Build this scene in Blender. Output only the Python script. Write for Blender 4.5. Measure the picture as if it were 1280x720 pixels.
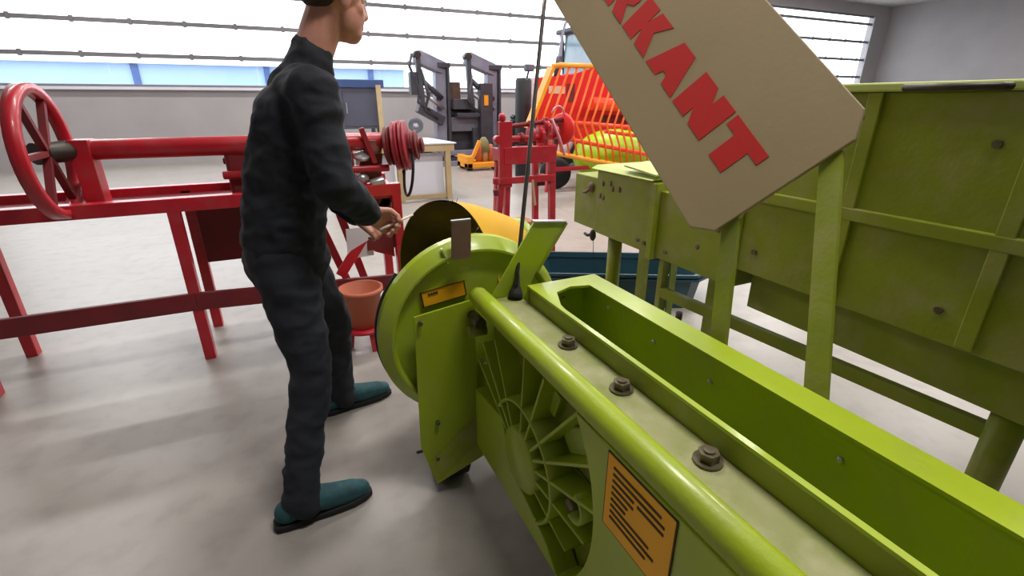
import bpy, bmesh, math, random
from mathutils import Vector, Matrix, Euler
random.seed(7)
PI = math.pi
scene = bpy.context.scene
col = scene.collection
for o in list(bpy.data.objects): bpy.data.objects.remove(o)

# ------------------------------------------------------------------ camera
CAM_H, PITCH, YAW = 1.40, math.radians(21.4), math.radians(25.0)
cam_d = bpy.data.cameras.new('camera'); cam = bpy.data.objects.new('camera', cam_d); col.objects.link(cam)
cam_d.sensor_width = 36.0; cam_d.lens = 600.0/1280.0*36.0; cam_d.clip_start = 0.02; cam_d.clip_end = 300
cam.location = (0, 0, CAM_H); cam.rotation_euler = (PI/2-PITCH, 0, -YAW)
scene.camera = cam

# ------------------------------------------------------------------ world, exposure
w = bpy.data.worlds.new('overcast_sky'); scene.world = w; w.use_nodes = True
bgn = w.node_tree.nodes['Background']; bgn.inputs[0].default_value = (0.90, 0.95, 1.0, 1); bgn.inputs[1].default_value = 4.5
scene.view_settings.view_transform = 'Standard'; scene.view_settings.look = 'None'
scene.view_settings.gamma = 1.0; scene.view_settings.use_curve_mapping = False
scene.view_settings.exposure = 0.08
LAMP_W = 105.0
LAMP_SPOTS = [(x, y) for y in (.4, 3.8, 7.6, 11.3) for x in (-3.5, 1.4, 6.0, 11.0, 16.5) if not (x < 0 and y < 5)]  # row over the baler added out of view to brighten top faces and floor

# ------------------------------------------------------------------ materials
def s2l(c):
    f = lambda v: v/12.92 if v <= .04045 else ((v+.055)/1.055)**2.4
    return tuple(f(v/255.0) for v in c)
MATS = {}
def mat(name, rgb, rough=.5, metal=0.0, rgb2=None, nscale=6.0, amt=.5, bump=0.0, bscale=60.0, coat=0.0, dust=None, dustamt=0.0, spec=.5):
    if name in MATS: return MATS[name]
    m = bpy.data.materials.new(name); m.use_nodes = True; nt = m.node_tree; b = nt.nodes['Principled BSDF']
    c1 = (*s2l(rgb), 1); b.inputs['Base Color'].default_value = c1
    b.inputs['Roughness'].default_value = rough; b.inputs['Metallic'].default_value = metal
    b.inputs['Specular IOR Level'].default_value = spec
    b.inputs['Coat Weight'].default_value = coat; b.inputs['Coat Roughness'].default_value = .15
    tc = nt.nodes.new('ShaderNodeTexCoord'); last = None
    if rgb2 is not None:
        n = nt.nodes.new('ShaderNodeTexNoise'); n.inputs['Scale'].default_value = nscale; n.inputs['Detail'].default_value = 5
        nt.links.new(tc.outputs['Object'], n.inputs['Vector'])
        r = nt.nodes.new('ShaderNodeValToRGB'); r.color_ramp.elements[0].position = .5-amt*.5; r.color_ramp.elements[1].position = .5+amt*.5
        r.color_ramp.elements[0].color = c1; r.color_ramp.elements[1].color = (*s2l(rgb2), 1)
        nt.links.new(n.outputs['Fac'], r.inputs['Fac']); last = r.outputs['Color']
        nt.links.new(last, b.inputs['Base Color'])
    if dust is not None:   # settled dust / scuffs with blotchy edges
        n2 = nt.nodes.new('ShaderNodeTexNoise'); n2.inputs['Scale'].default_value = 9; n2.inputs['Detail'].default_value = 8
        nt.links.new(tc.outputs['Object'], n2.inputs['Vector'])
        r2 = nt.nodes.new('ShaderNodeValToRGB'); r2.color_ramp.elements[0].position = .48; r2.color_ramp.elements[1].position = .72
        r2.color_ramp.elements[0].color = (0, 0, 0, 1); r2.color_ramp.elements[1].color = (dustamt, dustamt, dustamt, 1)
        nt.links.new(n2.outputs['Fac'], r2.inputs['Fac'])
        mx = nt.nodes.new('ShaderNodeMix'); mx.data_type = 'RGBA'
        nt.links.new(r2.outputs['Color'], mx.inputs[0])
        if last: nt.links.new(last, mx.inputs[6])
        else: mx.inputs[6].default_value = c1
        mx.inputs[7].default_value = (*s2l(dust), 1)
        nt.links.new(mx.outputs[2], b.inputs['Base Color'])
    if bump > 0:
        n3 = nt.nodes.new('ShaderNodeTexNoise'); n3.inputs['Scale'].default_value = bscale; n3.inputs['Detail'].default_value = 4
        nt.links.new(tc.outputs['Object'], n3.inputs['Vector'])
        bp = nt.nodes.new('ShaderNodeBump'); bp.inputs['Strength'].default_value = bump; bp.inputs['Distance'].default_value = .01
        nt.links.new(n3.outputs['Fac'], bp.inputs['Height']); nt.links.new(bp.outputs['Normal'], b.inputs['Normal'])
    MATS[name] = m; return m

LIME = mat('lime_paint', (168, 189, 34), .42, rgb2=(155, 176, 28), nscale=4, coat=.25, dust=(150, 150, 90), dustamt=.35, bump=.06, bscale=90)
LIMED = mat('lime_paint_worn', (140, 152, 28), .5, rgb2=(122, 134, 24), nscale=6, dust=(160, 150, 105), dustamt=.5, bump=.1, bscale=70)
DUSTY = mat('dusty_steel_strip', (158, 156, 112), .7, rgb2=(128, 138, 66), nscale=11, amt=.6, dust=(190, 182, 150), dustamt=.6, bump=.15, bscale=80)
BLACK = mat('black_rubber', (22, 23, 25), .7, rgb2=(34, 34, 36), nscale=8, bump=.2)
DARKST = mat('dark_steel', (52, 50, 48), .45, .6, rgb2=(74, 66, 58), nscale=14)
BOLT = mat('bolt_steel', (126, 118, 96), .42, .7, rgb2=(90, 82, 62), nscale=40)
RUST = mat('rusty_brown_steel', (128, 98, 82), .65, .0, rgb2=(106, 80, 66), nscale=9, bump=.1)
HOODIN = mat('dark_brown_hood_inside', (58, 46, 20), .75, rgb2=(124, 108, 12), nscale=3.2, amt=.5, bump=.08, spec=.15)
YELLOW = mat('hood_yellow_paint', (222, 170, 6), .6, rgb2=(206, 154, 4), nscale=5, spec=.25)
STICK = mat('sticker_orange_yellow', (250, 184, 8), .5, rgb2=(242, 172, 8), nscale=12)
INK = mat('sticker_ink', (64, 44, 12), .6)
BEIGE = mat('beige_sheet_paint', (166, 147, 112), .6, rgb2=(154, 136, 100), nscale=2.5, amt=.8, bump=.04)
REDTXT = mat('red_lettering', (196, 30, 26), .6)
RED = mat('red_machine_paint', (196, 26, 44), .4, rgb2=(170, 20, 36), nscale=5, coat=.25, dust=(150, 90, 90), dustamt=.3)
REDD = mat('dark_red_paint', (128, 28, 36), .55, rgb2=(100, 30, 34), nscale=7, bump=.1)
ORANGE = mat('orange_tine_paint', (255, 128, 40), .4, rgb2=(250, 105, 38), nscale=3)
YELO = mat('frame_yellow_orange', (250, 170, 40), .4, rgb2=(240, 150, 36), nscale=4)
BRED = mat('bright_red_sheet', (232, 40, 36), .4, rgb2=(214, 30, 34), nscale=2)
BLUE = mat('petrol_blue_plastic', (46, 84, 98), .45, rgb2=(38, 72, 86), nscale=3)
TERRA = mat('terracotta_plastic', (196, 108, 76), .6, rgb2=(170, 92, 66), nscale=4)
WOOD = mat('pale_wood', (200, 178, 138), .6, rgb2=(180, 156, 114), nscale=5, bump=.1)
BOARD = mat('white_board', (226, 226, 236), .5, rgb2=(214, 214, 226), nscale=2)
GREYM = mat('loader_grey_metal', (150, 152, 170), .35, .1, rgb2=(118, 120, 138), nscale=3)
CHAR = mat('charcoal_metal', (56, 57, 66), .45, .1, rgb2=(74, 75, 84), nscale=6)
CONC = mat('concrete_floor', (168, 162, 156), .36, rgb2=(150, 144, 138), nscale=1.3, amt=.7, dust=(128, 122, 118), dustamt=.4, bump=.03, bscale=30)
WALLM = mat('grey_wall_plaster', (172, 168, 170), .8, rgb2=(160, 156, 158), nscale=1.0, bump=.05)
CEILM = mat('ceiling_white', (205, 203, 200), .8, rgb2=(195, 193, 190), nscale=1)
BARM = mat('window_bar_grey', (120, 118, 122), .5, .2)
NAVY = mat('navy_jacket_cloth', (30, 34, 44), .85, rgb2=(22, 26, 34), nscale=8, bump=.35, bscale=22)
TROU = mat('dark_trouser_cloth', (36, 40, 50), .9, rgb2=(28, 31, 40), nscale=8, bump=.35, bscale=18)
SKIN = mat('skin', (206, 150, 130), .5, rgb2=(196, 134, 114), nscale=20, bump=.05, bscale=120)
HAIR = mat('dark_hair', (58, 46, 40), .7, rgb2=(44, 36, 32), nscale=40, bump=.5, bscale=90)
EYEW = mat('eye_white', (230, 228, 222), .3); IRIS = mat('iris', (60, 50, 40), .3)
TEAL = mat('teal_shoe_fabric', (42, 92, 98), .75, rgb2=(30, 60, 68), nscale=25, amt=.6, bump=.3)
SOLE = mat('black_sole', (28, 28, 30), .8)
IVORY = mat('ivory_stick', (226, 214, 190), .5)
CABGL = mat('cab_glass_blue', (150, 186, 200), .1, rgb2=(120, 160, 180), nscale=2)
BCRATE = mat('blue_crate_paint', (64, 88, 140), .5, rgb2=(54, 76, 124), nscale=4)
GREYC = mat('grey_panel', (104, 104, 116), .55, rgb2=(88, 88, 100), nscale=3)
SHINY = mat('bare_steel', (190, 190, 196), .3, .7)

def glass_mat():
    m = bpy.data.materials.new('window_glass'); m.use_nodes = True; nt = m.node_tree
    for n in list(nt.nodes): nt.nodes.remove(n)
    o = nt.nodes.new('ShaderNodeOutputMaterial'); mx = nt.nodes.new('ShaderNodeMixShader'); t = nt.nodes.new('ShaderNodeBsdfTransparent'); g = nt.nodes.new('ShaderNodeBsdfGlossy')
    n = nt.nodes.new('ShaderNodeTexNoise'); n.inputs['Scale'].default_value = .5
    r = nt.nodes.new('ShaderNodeValToRGB'); r.color_ramp.elements[0].color = (.93, .95, .98, 1); r.color_ramp.elements[1].color = (1, 1, 1, 1)
    nt.links.new(n.outputs['Fac'], r.inputs['Fac']); nt.links.new(r.outputs['Color'], t.inputs['Color'])
    g.inputs['Roughness'].default_value = .08; mx.inputs[0].default_value = .05
    nt.links.new(t.outputs[0], mx.inputs[1]); nt.links.new(g.outputs[0], mx.inputs[2]); nt.links.new(mx.outputs[0], o.inputs[0])
    return m
GLASS = glass_mat()
def lamp_mat():
    m = bpy.data.materials.new('lamp_diffuser'); m.use_nodes = True; b = m.node_tree.nodes['Principled BSDF']
    b.inputs['Base Color'].default_value = (.9, .9, .9, 1); b.inputs['Emission Color'].default_value = (1, .97, .92, 1); b.inputs['Emission Strength'].default_value = 6
    return m
LAMPM = lamp_mat()

# ------------------------------------------------------------------ mesh helpers
ROOT = {}                                  # origin of the thing an object belongs to
def V(*a): return Vector(a[0] if len(a) == 1 else a)
class MB:
    def __init__(s): s.v = []; s.f = []; s.sm = []
    def add(s, vs, fs, smooth=False):
        k = len(s.v); s.v += [Vector(p) for p in vs]; s.f += [tuple(i+k for i in f) for f in fs]; s.sm += [smooth]*len(fs); return s
    def box(s, c, d, rot=None):
        c = Vector(c); hx, hy, hz = d[0]/2, d[1]/2, d[2]/2
        M = Euler(rot).to_matrix() if rot else Matrix.Identity(3)
        vs = [c+M@Vector((x, y, z)) for x in (-hx, hx) for y in (-hy, hy) for z in (-hz, hz)]
        return s.add(vs, [(0, 1, 3, 2), (4, 6, 7, 5), (0, 4, 5, 1), (2, 3, 7, 6), (0, 2, 6, 4), (1, 5, 7, 3)])
    def b2(s, x0, x1, y0, y1, z0, z1): return s.box(((x0+x1)/2, (y0+y1)/2, (z0+z1)/2), (x1-x0, y1-y0, z1-z0))
    def prism(s, pts, off):                # closed polygon swept by an offset vector
        n = len(pts); a = [Vector(p) for p in pts]; o = Vector(off)
        return s.add(a+[p+o for p in a], [tuple(range(n))[::-1], tuple(range(n, 2*n))]+[(i, (i+1) % n, n+(i+1) % n, n+i) for i in range(n)])
    def bar(s, p, q, wd, ht, up=(0, 0, 1)):  # rectangular bar
        p, q = Vector(p), Vector(q); d = (q-p).normalized(); u = Vector(up)
        if abs(d.dot(u)) > .98: u = Vector((0, 1, 0))
        r = d.cross(u).normalized(); u = r.cross(d)
        vs = [e+r*(i*wd/2)+u*(j*ht/2) for e in (p, q) for i, j in ((-1, -1), (1, -1), (1, 1), (-1, 1))]
        return s.add(vs, [(3, 2, 1, 0), (4, 5, 6, 7), (0, 1, 5, 4), (1, 2, 6, 5), (2, 3, 7, 6), (3, 0, 4, 7)])
    def frame(s, d):
        d = Vector(d).normalized(); u = Vector((0, 0, 1)) if abs(d.z) < .95 else Vector((0, 1, 0))
        a = d.cross(u).normalized(); return a, d.cross(a).normalized()
    def cyl(s, p, q, r, r2=None, n=14, cap=True):
        p, q = Vector(p), Vector(q); a, b = s.frame(q-p); r2 = r if r2 is None else r2
        vs = [c+(a*math.cos(2*PI*i/n)+b*math.sin(2*PI*i/n))*rr for c, rr in ((p, r), (q, r2)) for i in range(n)]
        s.add(vs, [(i, n+i, n+(i+1) % n, (i+1) % n) for i in range(n)], True)
        if cap: s.add(vs, [tuple(range(n)), tuple(range(n, 2*n))[::-1]])
        return s
    def tube(s, pts, r, n=8):
        pts = [Vector(p) for p in pts]; rings = []
        a = None
        for i, p in enumerate(pts):
            d = (pts[min(i+1, len(pts)-1)]-pts[max(i-1, 0)]).normalized()
            if a is None: a, b = s.frame(d)
            else:
                a = (a-d*a.dot(d)).normalized()
            b = d.cross(a)
            rr = r[i] if isinstance(r, (list, tuple)) else r
            rings.append([p+(a*math.cos(2*PI*k/n)+b*math.sin(2*PI*k/n))*rr for k in range(n)])
        vs = [v for g in rings for v in g]
        fs = [(i*n+k, i*n+(k+1) % n, (i+1)*n+(k+1) % n, (i+1)*n+k) for i in range(len(pts)-1) for k in range(n)]
        s.add(vs, fs, True); m = len(pts)-1
        s.add(vs, [tuple(range(n))[::-1], tuple(range(m*n, m*n+n))]); return s
    def lathe(s, prof, c, axis, n=40, a0=0.0, a1=2*PI, ref=None):   # prof: (radius, along axis)
        c = Vector(c); d = Vector(axis).normalized(); a, b = s.frame(d)
        if ref: a = Vector(ref).normalized(); b = d.cross(a)
        full = abs(a1-a0-2*PI) < 1e-6; m = n if full else n+1
        vs = []
        for r, h in prof:
            for i in range(m):
                t = a0+(a1-a0)*i/n; vs.append(c+d*h+(a*math.cos(t)+b*math.sin(t))*r)
        fs = []
        for j in range(len(prof)-1):
            for i in range(n):
                k = (i+1) % m; fs.append((j*m+i, j*m+k, (j+1)*m+k, (j+1)*m+i))
        return s.add(vs, fs, True)
    def ball(s, c, r, n=14, m=10, M=None):
        c = Vector(c); r = (r, r, r) if not isinstance(r, (list, tuple)) else r; vs = []; fs = []
        for j in range(m+1):
            t = PI*j/m
            for i in range(n):
                p = 2*PI*i/n; q = Vector((r[0]*math.sin(t)*math.cos(p), r[1]*math.sin(t)*math.sin(p), r[2]*math.cos(t)))
                vs.append(c+(M@q if M else q))
        for j in range(m):
            for i in range(n): fs.append((j*n+i, (j+1)*n+i, (j+1)*n+(i+1) % n, j*n+(i+1) % n))
        return s.add(vs, fs, True)
    def build(s, name, material, parent=None, base=None, bevel=0.0, sharp=35, solid=0.0, recalc=True):
        if parent is not None: org = ROOT[parent.name]
        else: org = Vector(base) if base is not None else Vector((0, 0, 0))
        me = bpy.data.meshes.new(name); me.from_pydata([tuple(v-org) for v in s.v], [], s.f)
        me.polygons.foreach_set('use_smooth', s.sm)
        bm = bmesh.new(); bm.from_mesh(me); bmesh.ops.remove_doubles(bm, verts=bm.verts, dist=1e-5)
        if recalc: bmesh.ops.recalc_face_normals(bm, faces=bm.faces)
        bm.to_mesh(me); bm.free(); me.update()
        me.materials.append(material)
        o = bpy.data.objects.new(name, me); col.objects.link(o)
        if parent is not None: o.parent = parent; ROOT[o.name] = org
        else: o.location = org; ROOT[o.name] = org
        if solid: md = o.modifiers.new('thickness', 'SOLIDIFY'); md.thickness = solid; md.offset = 0
        if bevel: md = o.modifiers.new('edge', 'BEVEL'); md.width = bevel; md.segments = 2; md.limit_method = 'ANGLE'; md.angle_limit = math.radians(50); md.harden_normals = False
        return o
def thing(name, label, cat, loc, group=None):
    o = bpy.data.objects.new(name, None); col.objects.link(o); o.location = loc; o.empty_display_size = .1
    o['label'] = label; o['category'] = cat
    if group: o['group'] = group
    ROOT[o.name] = Vector(loc); return o
def tag(o, label, cat, group=None):
    o['label'] = label; o['category'] = cat
    if group: o['group'] = group
    return o
def struct(o, label=None, cat=None):
    o['kind'] = 'structure'
    if label: o['label'] = label
    if cat: o['category'] = cat
    return o
def link_copy(src, name, parent, loc):     # a copy of one mesh piece, sharing its mesh
    c = src.copy(); c.name = name; col.objects.link(c); c.parent = parent; c.location = loc
    ROOT[c.name] = ROOT[parent.name] if parent else Vector(loc); return c

# ================================================================== THE ROOM
X0, X1, Y0, Y1, ZC = -7.0, 24.0, -5.0, 14.0, 5.0
struct(MB().b2(X0, X1, Y0, Y1, -.2, 0).build('floor', CONC), 'pale grey mottled concrete workshop floor', 'floor')
struct(MB().b2(X0-.2, X1+.2, Y0-.2, Y1+.2, ZC, ZC+.2).build('ceiling', CEILM), 'white ceiling high above the workshop', 'ceiling')
SILL, TOP, BOT = 1.66, 4.6, 0.0
wb = MB(); wb.b2(X0, X1, Y1, Y1+.25, 0, SILL); wb.b2(X0, X1, Y1, Y1+.25, TOP, ZC); wb.b2(X0, X0+1.0, Y1, Y1+.25, SILL, TOP); wb.b2(X1-1.0, X1, Y1, Y1+.25, SILL, TOP)
struct(wb.build('wall_back', WALLM), 'grey plastered wall below the long bright window', 'wall')
struct(MB().b2(X0-.25, X0, Y0, Y1, 0, ZC).build('wall_left', WALLM), 'grey plastered side wall left of the window', 'wall')
struct(MB().b2(X1, X1+.25, Y0, Y1, 0, ZC).build('wall_right', WALLM), 'grey plastered far side wall right of the window', 'wall')
struct(MB().b2(X0, X1, Y0-.25, Y0, 0, ZC).build('wall_front', mat('dark_unseen_wall', (70, 72, 76), .6, rgb2=(60, 62, 66), nscale=1)), 'unseen wall behind the viewer, coloured dark to cut fill light', 'wall')  # out of view; dark colour put in to reduce bounce onto camera-facing sides
win = bpy.data.objects.new('window_1', None); col.objects.link(win); win.location = (8.5, Y1+.1, SILL); ROOT['window_1'] = Vector(win.location)
struct(win, 'long overexposed band of window glazing with thin horizontal bars', 'window')
for z in (SILL+.02, 2.31, 2.97, 3.64, 4.3, TOP-.02):
    hb = MB(); hb.b2(X0+1, X1-1, Y1+.06, Y1+.12, z-.042, z+.042)
    hb.build('glazing_bar', BARM, win)
nclip = 29
clip_src = None
for z in (2.31, 2.97, 3.64):
    for i in range(nclip):
        x = X0+1.5+i*1.0
        if clip_src is None:
            clip_src = MB().b2(x-.035, x+.035, Y1+.04, Y1+.07, z-.065, z+.065).build('bar_clip', BARM, win); cx, cz = x, z
        else: link_copy(clip_src, 'bar_clip', win, (x-cx, 0, z-cz))
rows = [SILL, 2.31, 2.97, 3.64, 4.3, TOP]
ncol = 10; cw = (X1-X0-2)/ncol
for a, bb in zip(rows[:-1], rows[1:]):
    for i in range(ncol):
        MB().b2(X0+1+i*cw+.01, X0+1+(i+1)*cw-.01, Y1+.085, Y1+.095, a+.042, bb-.042).build('pane', GLASS, win)
struct(MB().b2(X0, X1, Y1-.12, Y1+.05, SILL-.05, SILL+.01).build('trim_1', BOARD), 'pale ledge under the long window', 'window sill')
# outside: ground the window looks over
struct(MB().b2(-60, 80, Y1+.3, 90, -.4, -.25).build('ground_outside', mat('pale_yard', (190, 190, 188), .9, rgb2=(180, 182, 176), nscale=.3)), 'pale yard outside the window', 'ground')

OH = thing('hall_outside', 'pale blue low hall seen through the left end of the window', 'building', (-6, 34, -.25))
PB = mat('pale_blue_cladding', (150, 172, 204), .8, rgb2=(140, 164, 198), nscale=.4)
MB().b2(-34, 7.6, 32, 42, -.25, 3.1).build('wall', PB, OH); MB().prism([(-34.5, 31.6, 3.1), (-34.5, 42.4, 3.1), (-34.5, 37, 3.7)], (42.5, 0, 0)).build('roof', mat('pale_roof', (210, 214, 220), .8), OH)
for x in (-30, -24, -18, -12, -6, 0, 5.6): MB().b2(x-.15, x+.15, 31.9, 32.0, -.25, 3.1).build('column', BCRATE, OH)
for i, (x, y) in enumerate(LAMP_SPOTS):
    t = thing('ceiling_lamp', 'long white strip lamp under the ceiling', 'lamp', (x, y, ZC-.12), 'ceiling strip lamps')
    MB().b2(x-.75, x+.75, y-.13, y+.13, ZC-.08, ZC).build('housing', CEILM, t)
    MB().b2(x-.72, x+.72, y-.1, y+.1, ZC-.11, ZC-.08).build('diffuser', LAMPM, t)
    ld = bpy.data.lights.new('lamp_light', 'AREA'); ld.shape = 'RECTANGLE'; ld.size = 1.5; ld.size_y = .4; ld.energy = LAMP_W; ld.color = (1, .965, .93)
    lo = bpy.data.objects.new('lamp_light', ld); col.objects.link(lo); lo.parent = t; lo.location = (0, 0, -.02)

# ================================================================== THE LIME BALER (nearest machine)
BAL = thing('baler', 'lime green baler with round end disc, ribbed housing and open trough, nearest the viewer', 'machine', (.7, .6, 0))
XS, XB, YF, YN = .50, .580, 1.40, -.45     # outer side plate, recess floor, far end, near end
ZB, ZT = .18, .765
body = MB()
body.b2(XB, .94, YN, YF-.10, ZB, .50)                                   # lower body under the trough
body.b2(XB, .672, YN, YF, .50, ZT-.004)                                 # channel box beside the trough
body.b2(XB, .66, YF-.10, YF, ZB, .50)
body.build('body', LIMED, BAL, bevel=.004)
# side plate pieces standing proud around the recess
CY, CZ, CR = 1.05, .50, .40
arc = [(CY-CR*math.cos(t), CZ+CR*math.sin(t)) for t in [math.radians(a) for a in range(40, -55, -5)]]
pl = [(YN, ZB), (YN, ZT)]+arc+[(.80, ZB)]
MB().prism([(XS, y, z) for y, z in pl], (XB-XS, 0, 0)).build('side_plate', LIME, BAL, bevel=.004)
pl = [(1.40, ZB), (1.40, .43), (1.16, .46), (1.10, .30), (1.0, .285), (.86, .235), (.80, ZB)]
MB().prism([(XS+.006, y, z) for y, z in pl], (XB-XS-.006, 0, 0)).build('lower_plate', LIME, BAL, bevel=.004)
# ribbed cast housing: hub, ring, ribs
HY, HZ = 1.03, .40
hub = MB(); hub.lathe([(0, 0), (.092, 0), (.102, .008), (.104, .085)], (XS-.002, HY, HZ), (1, 0, 0), n=48)
HUB = hub.build('hub', LIME, BAL, bevel=0)
rg = MB(); rg.lathe([(.176, .08), (.176, .008), (.181, .004), (.187, .008), (.187, .08)], (XS, HY, HZ), (1, 0, 0), n=44, a0=math.radians(-150), a1=math.radians(55), ref=(0, -1, 0))
rg.build('rib_ring', LIME, BAL)
RIBS = [(1.39, .553, .016), (1.345, .638, .016), (1.24, .70, .012), (1.031, .757, .010), (.919, .741, .014), (.756, .745, .016), (.669, .66, .016), (.661, .53, .016), (.70, .40, .014), (.78, .29, .012)]
for y, z, wd in RIBS:
    d = Vector((0, y-HY, z-HZ)); L = d.length; d.normalize()
    n = Vector((0, -d.z, d.y))
    p0 = Vector((0, HY, HZ))+d*.09; p1 = Vector((0, HY, HZ))+d*L
    r = MB()
    vs = [Vector((XS+.004, 0, 0))+p0+n*wd*.3, Vector((XS+.004, 0, 0))+p0-n*wd*.3, Vector((XS+.016, 0, 0))+p1-n*wd*.3, Vector((XS+.016, 0, 0))+p1+n*wd*.3]
    vb = [Vector((XB+.004, 0, 0))+p0+n*wd*.55, Vector((XB+.004, 0, 0))+p0-n*wd*.55, Vector((XB+.004, 0, 0))+p1-n*wd*.55, Vector((XB+.004, 0, 0))+p1+n*wd*.55]
    r.add(vs+vb, [(0, 1, 2, 3), (7, 6, 5, 4), (0, 4, 5, 1), (1, 5, 6, 2), (2, 6, 7, 3), (3, 7, 4, 0)])
    r.build('rib', LIME, BAL, bevel=.003)
# raised webs between some ribs and the small boss
for y0, z0, y1, z1, y2, z2, y3, z3 in ((.90, .60, .80, .66, .76, .60, .84, .55), (.99, .62, .95, .70, .90, .68, .93, .60)):
    MB().prism([(XB-.022, y0, z0), (XB-.022, y1, z1), (XB-.022, y2, z2), (XB-.022, y3, z3)], (.03, 0, 0)).build('web', LIME, BAL, bevel=.004)
bs = MB(); bs.lathe([(.0, -.004), (.014, -.004), (.016, 0), (.016, .03)], (XS+.012, .762, .47), (1, 0, 0), n=16)
bs.build('boss_bolt', BOLT, BAL)
bs = MB(); bs.lathe([(.036, .04), (.036, .0), (.046, .0), (.046, .04)], (XS+.014, .755, .47), (1, 0, 0), n=20, a0=-1.4, a1=1.9)
bs.build('boss_collar', LIME, BAL)
# rail tube along the top edge
MB().tube([(XS+.028, YF+.02, .785), (XS+.028, YF-.0, .785), (XS+.028, YN, .785)], [.026, .033, .033], n=20).build('rail_tube', LIME, BAL)
MB().cyl((XS+.05, YF+.0, .66), (XS-.012, YF+.0, .66), .022, n=14).build('stub_pin', LIMED, BAL)
MB().cyl((XS+.02, 1.36, .70), (XS+.02, 1.46, .70), .02, n=12).build('stub_pin', BOLT, BAL)
# dusty strip between rail and trough
MB().b2(XS+.05, .676, YN, YF, ZT-.012, ZT).build('dusty_strip', DUSTY, BAL)
for y in (1.005, .765, .50, .2):
    b = MB(); b.cyl((.640, y, ZT), (.640, y, ZT+.006), .028, n=18); b.cyl((.640, y, ZT+.006), (.640, y, ZT+.024), .020, n=6); b.cyl((.640, y, ZT+.024), (.640, y, ZT+.028), .011, n=10)
    b.build('hex_bolt', BOLT, BAL)
# trough: thin near wall, wide far rim, chamfered opening
RZ = .825
hole = [(.690, YN+.06), (.690, 1.13), (.735, 1.235), (.80, 1.262), (.866, 1.245), (.866, YN+.06)]
outer = [(.676, YN), (.676, 1.33), (.943, 1.33), (.943, YN)]
rim = MB()
def ringface(mb, z):
    k = [(.676, YN), (.943, YN), (.943, 1.33), (.676, 1.33)]
    O = lambda p: (p[0], p[1], z)
    h = hole
    for q in ([(.676, YN), (.943, YN), h[5], h[0]], [(.943, YN), (.943, 1.33), h[4], h[5]], [(.943, 1.33), h[3], h[4]], [(.943, 1.33), (.676, 1.33), h[2], h[3]], [(.676, 1.33), h[1], h[2]], [(.676, 1.33), (.676, YN), h[0], h[1]]):
        mb.add([O(p) for p in q], [tuple(range(len(q)))])
ringface(rim, RZ); ringface(rim, RZ-.008)
for ring in (outer, hole):
    n = len(ring)
    for i in range(n):
        a, c = ring[i], ring[(i+1) % n]; rim.add([(*a, RZ), (*c, RZ), (*c, RZ-.008), (*a, RZ-.008)], [(0, 1, 2, 3)])
rim.build('trough_rim', LIME, BAL, bevel=.0)
tw = MB(); inner = [(.693, YN+.06), (.693, 1.10), (.72, 1.30), (.88, 1.30), (.88, YN+.06)]
n = len(inner)
for i in range(n):
    a, c = inner[i], inner[(i+1) % n]; tw.add([(*a, RZ-.006), (*c, RZ-.006), (*c, .50), (*a, .50)], [(0, 1, 2, 3)])
tw.build('trough_lining', LIME, BAL, solid=.004)
MB().b2(.678, .683, YN, 1.315, .52, RZ-.009).build('trough_wall', LIMED, BAL, bevel=.002)
MB().b2(.932, .943, YN, 1.33, .18, RZ-.009).build('trough_wall', LIMED, BAL)
MB().b2(.676, .943, 1.318, 1.33, .52, RZ-.009).build('trough_wall', LIMED, BAL)
for (x, y, z) in ((.878, 1.15, .78), (.878, .93, .76), (.878, .72, .75), (.80, 1.296, .77), (.878, .4, .76), (.878, 1.05, .60)):
    MB().ball((x, y, z), .0075, 10, 6).build('rivet', SHINY, BAL)
# big round end disc
DC = (.548, 1.46, .620)
dk = MB(); dk.lathe([(0, .022), (.292, .022), (.297, .006), (.303, .0), (.310, .0), (.318, .008), (.340, .030), (.347, .040), (.347, .075), (.340, .085), (0, .085)], DC, (0, 1, 0), n=72)
DISC = dk.build('end_disc', LIME, BAL, sharp=30)
md = DISC.modifiers.new('edges', 'EDGE_SPLIT'); md.split_angle = math.radians(32)
dr = MB(); dr.lathe([(.338, .085), (.350, .086), (.350, .10), (.30, .10)], DC, (0, 1, 0), n=40, a0=math.radians(-218), a1=math.radians(-138), ref=(1, 0, 0)); dr.build('rubber_edge', BLACK, BAL)
# seam strap across disc rim and bracket
an = math.radians(118)
for aa in (110,):
    t = math.radians(aa); c = Vector((DC[0]+math.cos(t)*.318, 1.464, DC[2]+math.sin(t)*.318))
    MB().box((c.x, 1.472, c.z), (.004, .02, .055), (0, PI/2-t, 0)).build('seam_strap', mat('pale_seam', (214, 222, 160), .4), BAL)
MB().box((.490, 1.444, .975), (.066, .008, .128), (0, math.radians(2), 0)).build('flat_bracket', RUST, BAL, bevel=.001)
MB().b2(.459, .525, 1.44, 1.452, 1.0385, 1.042).build('bracket_edge', SHINY, BAL)
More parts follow.
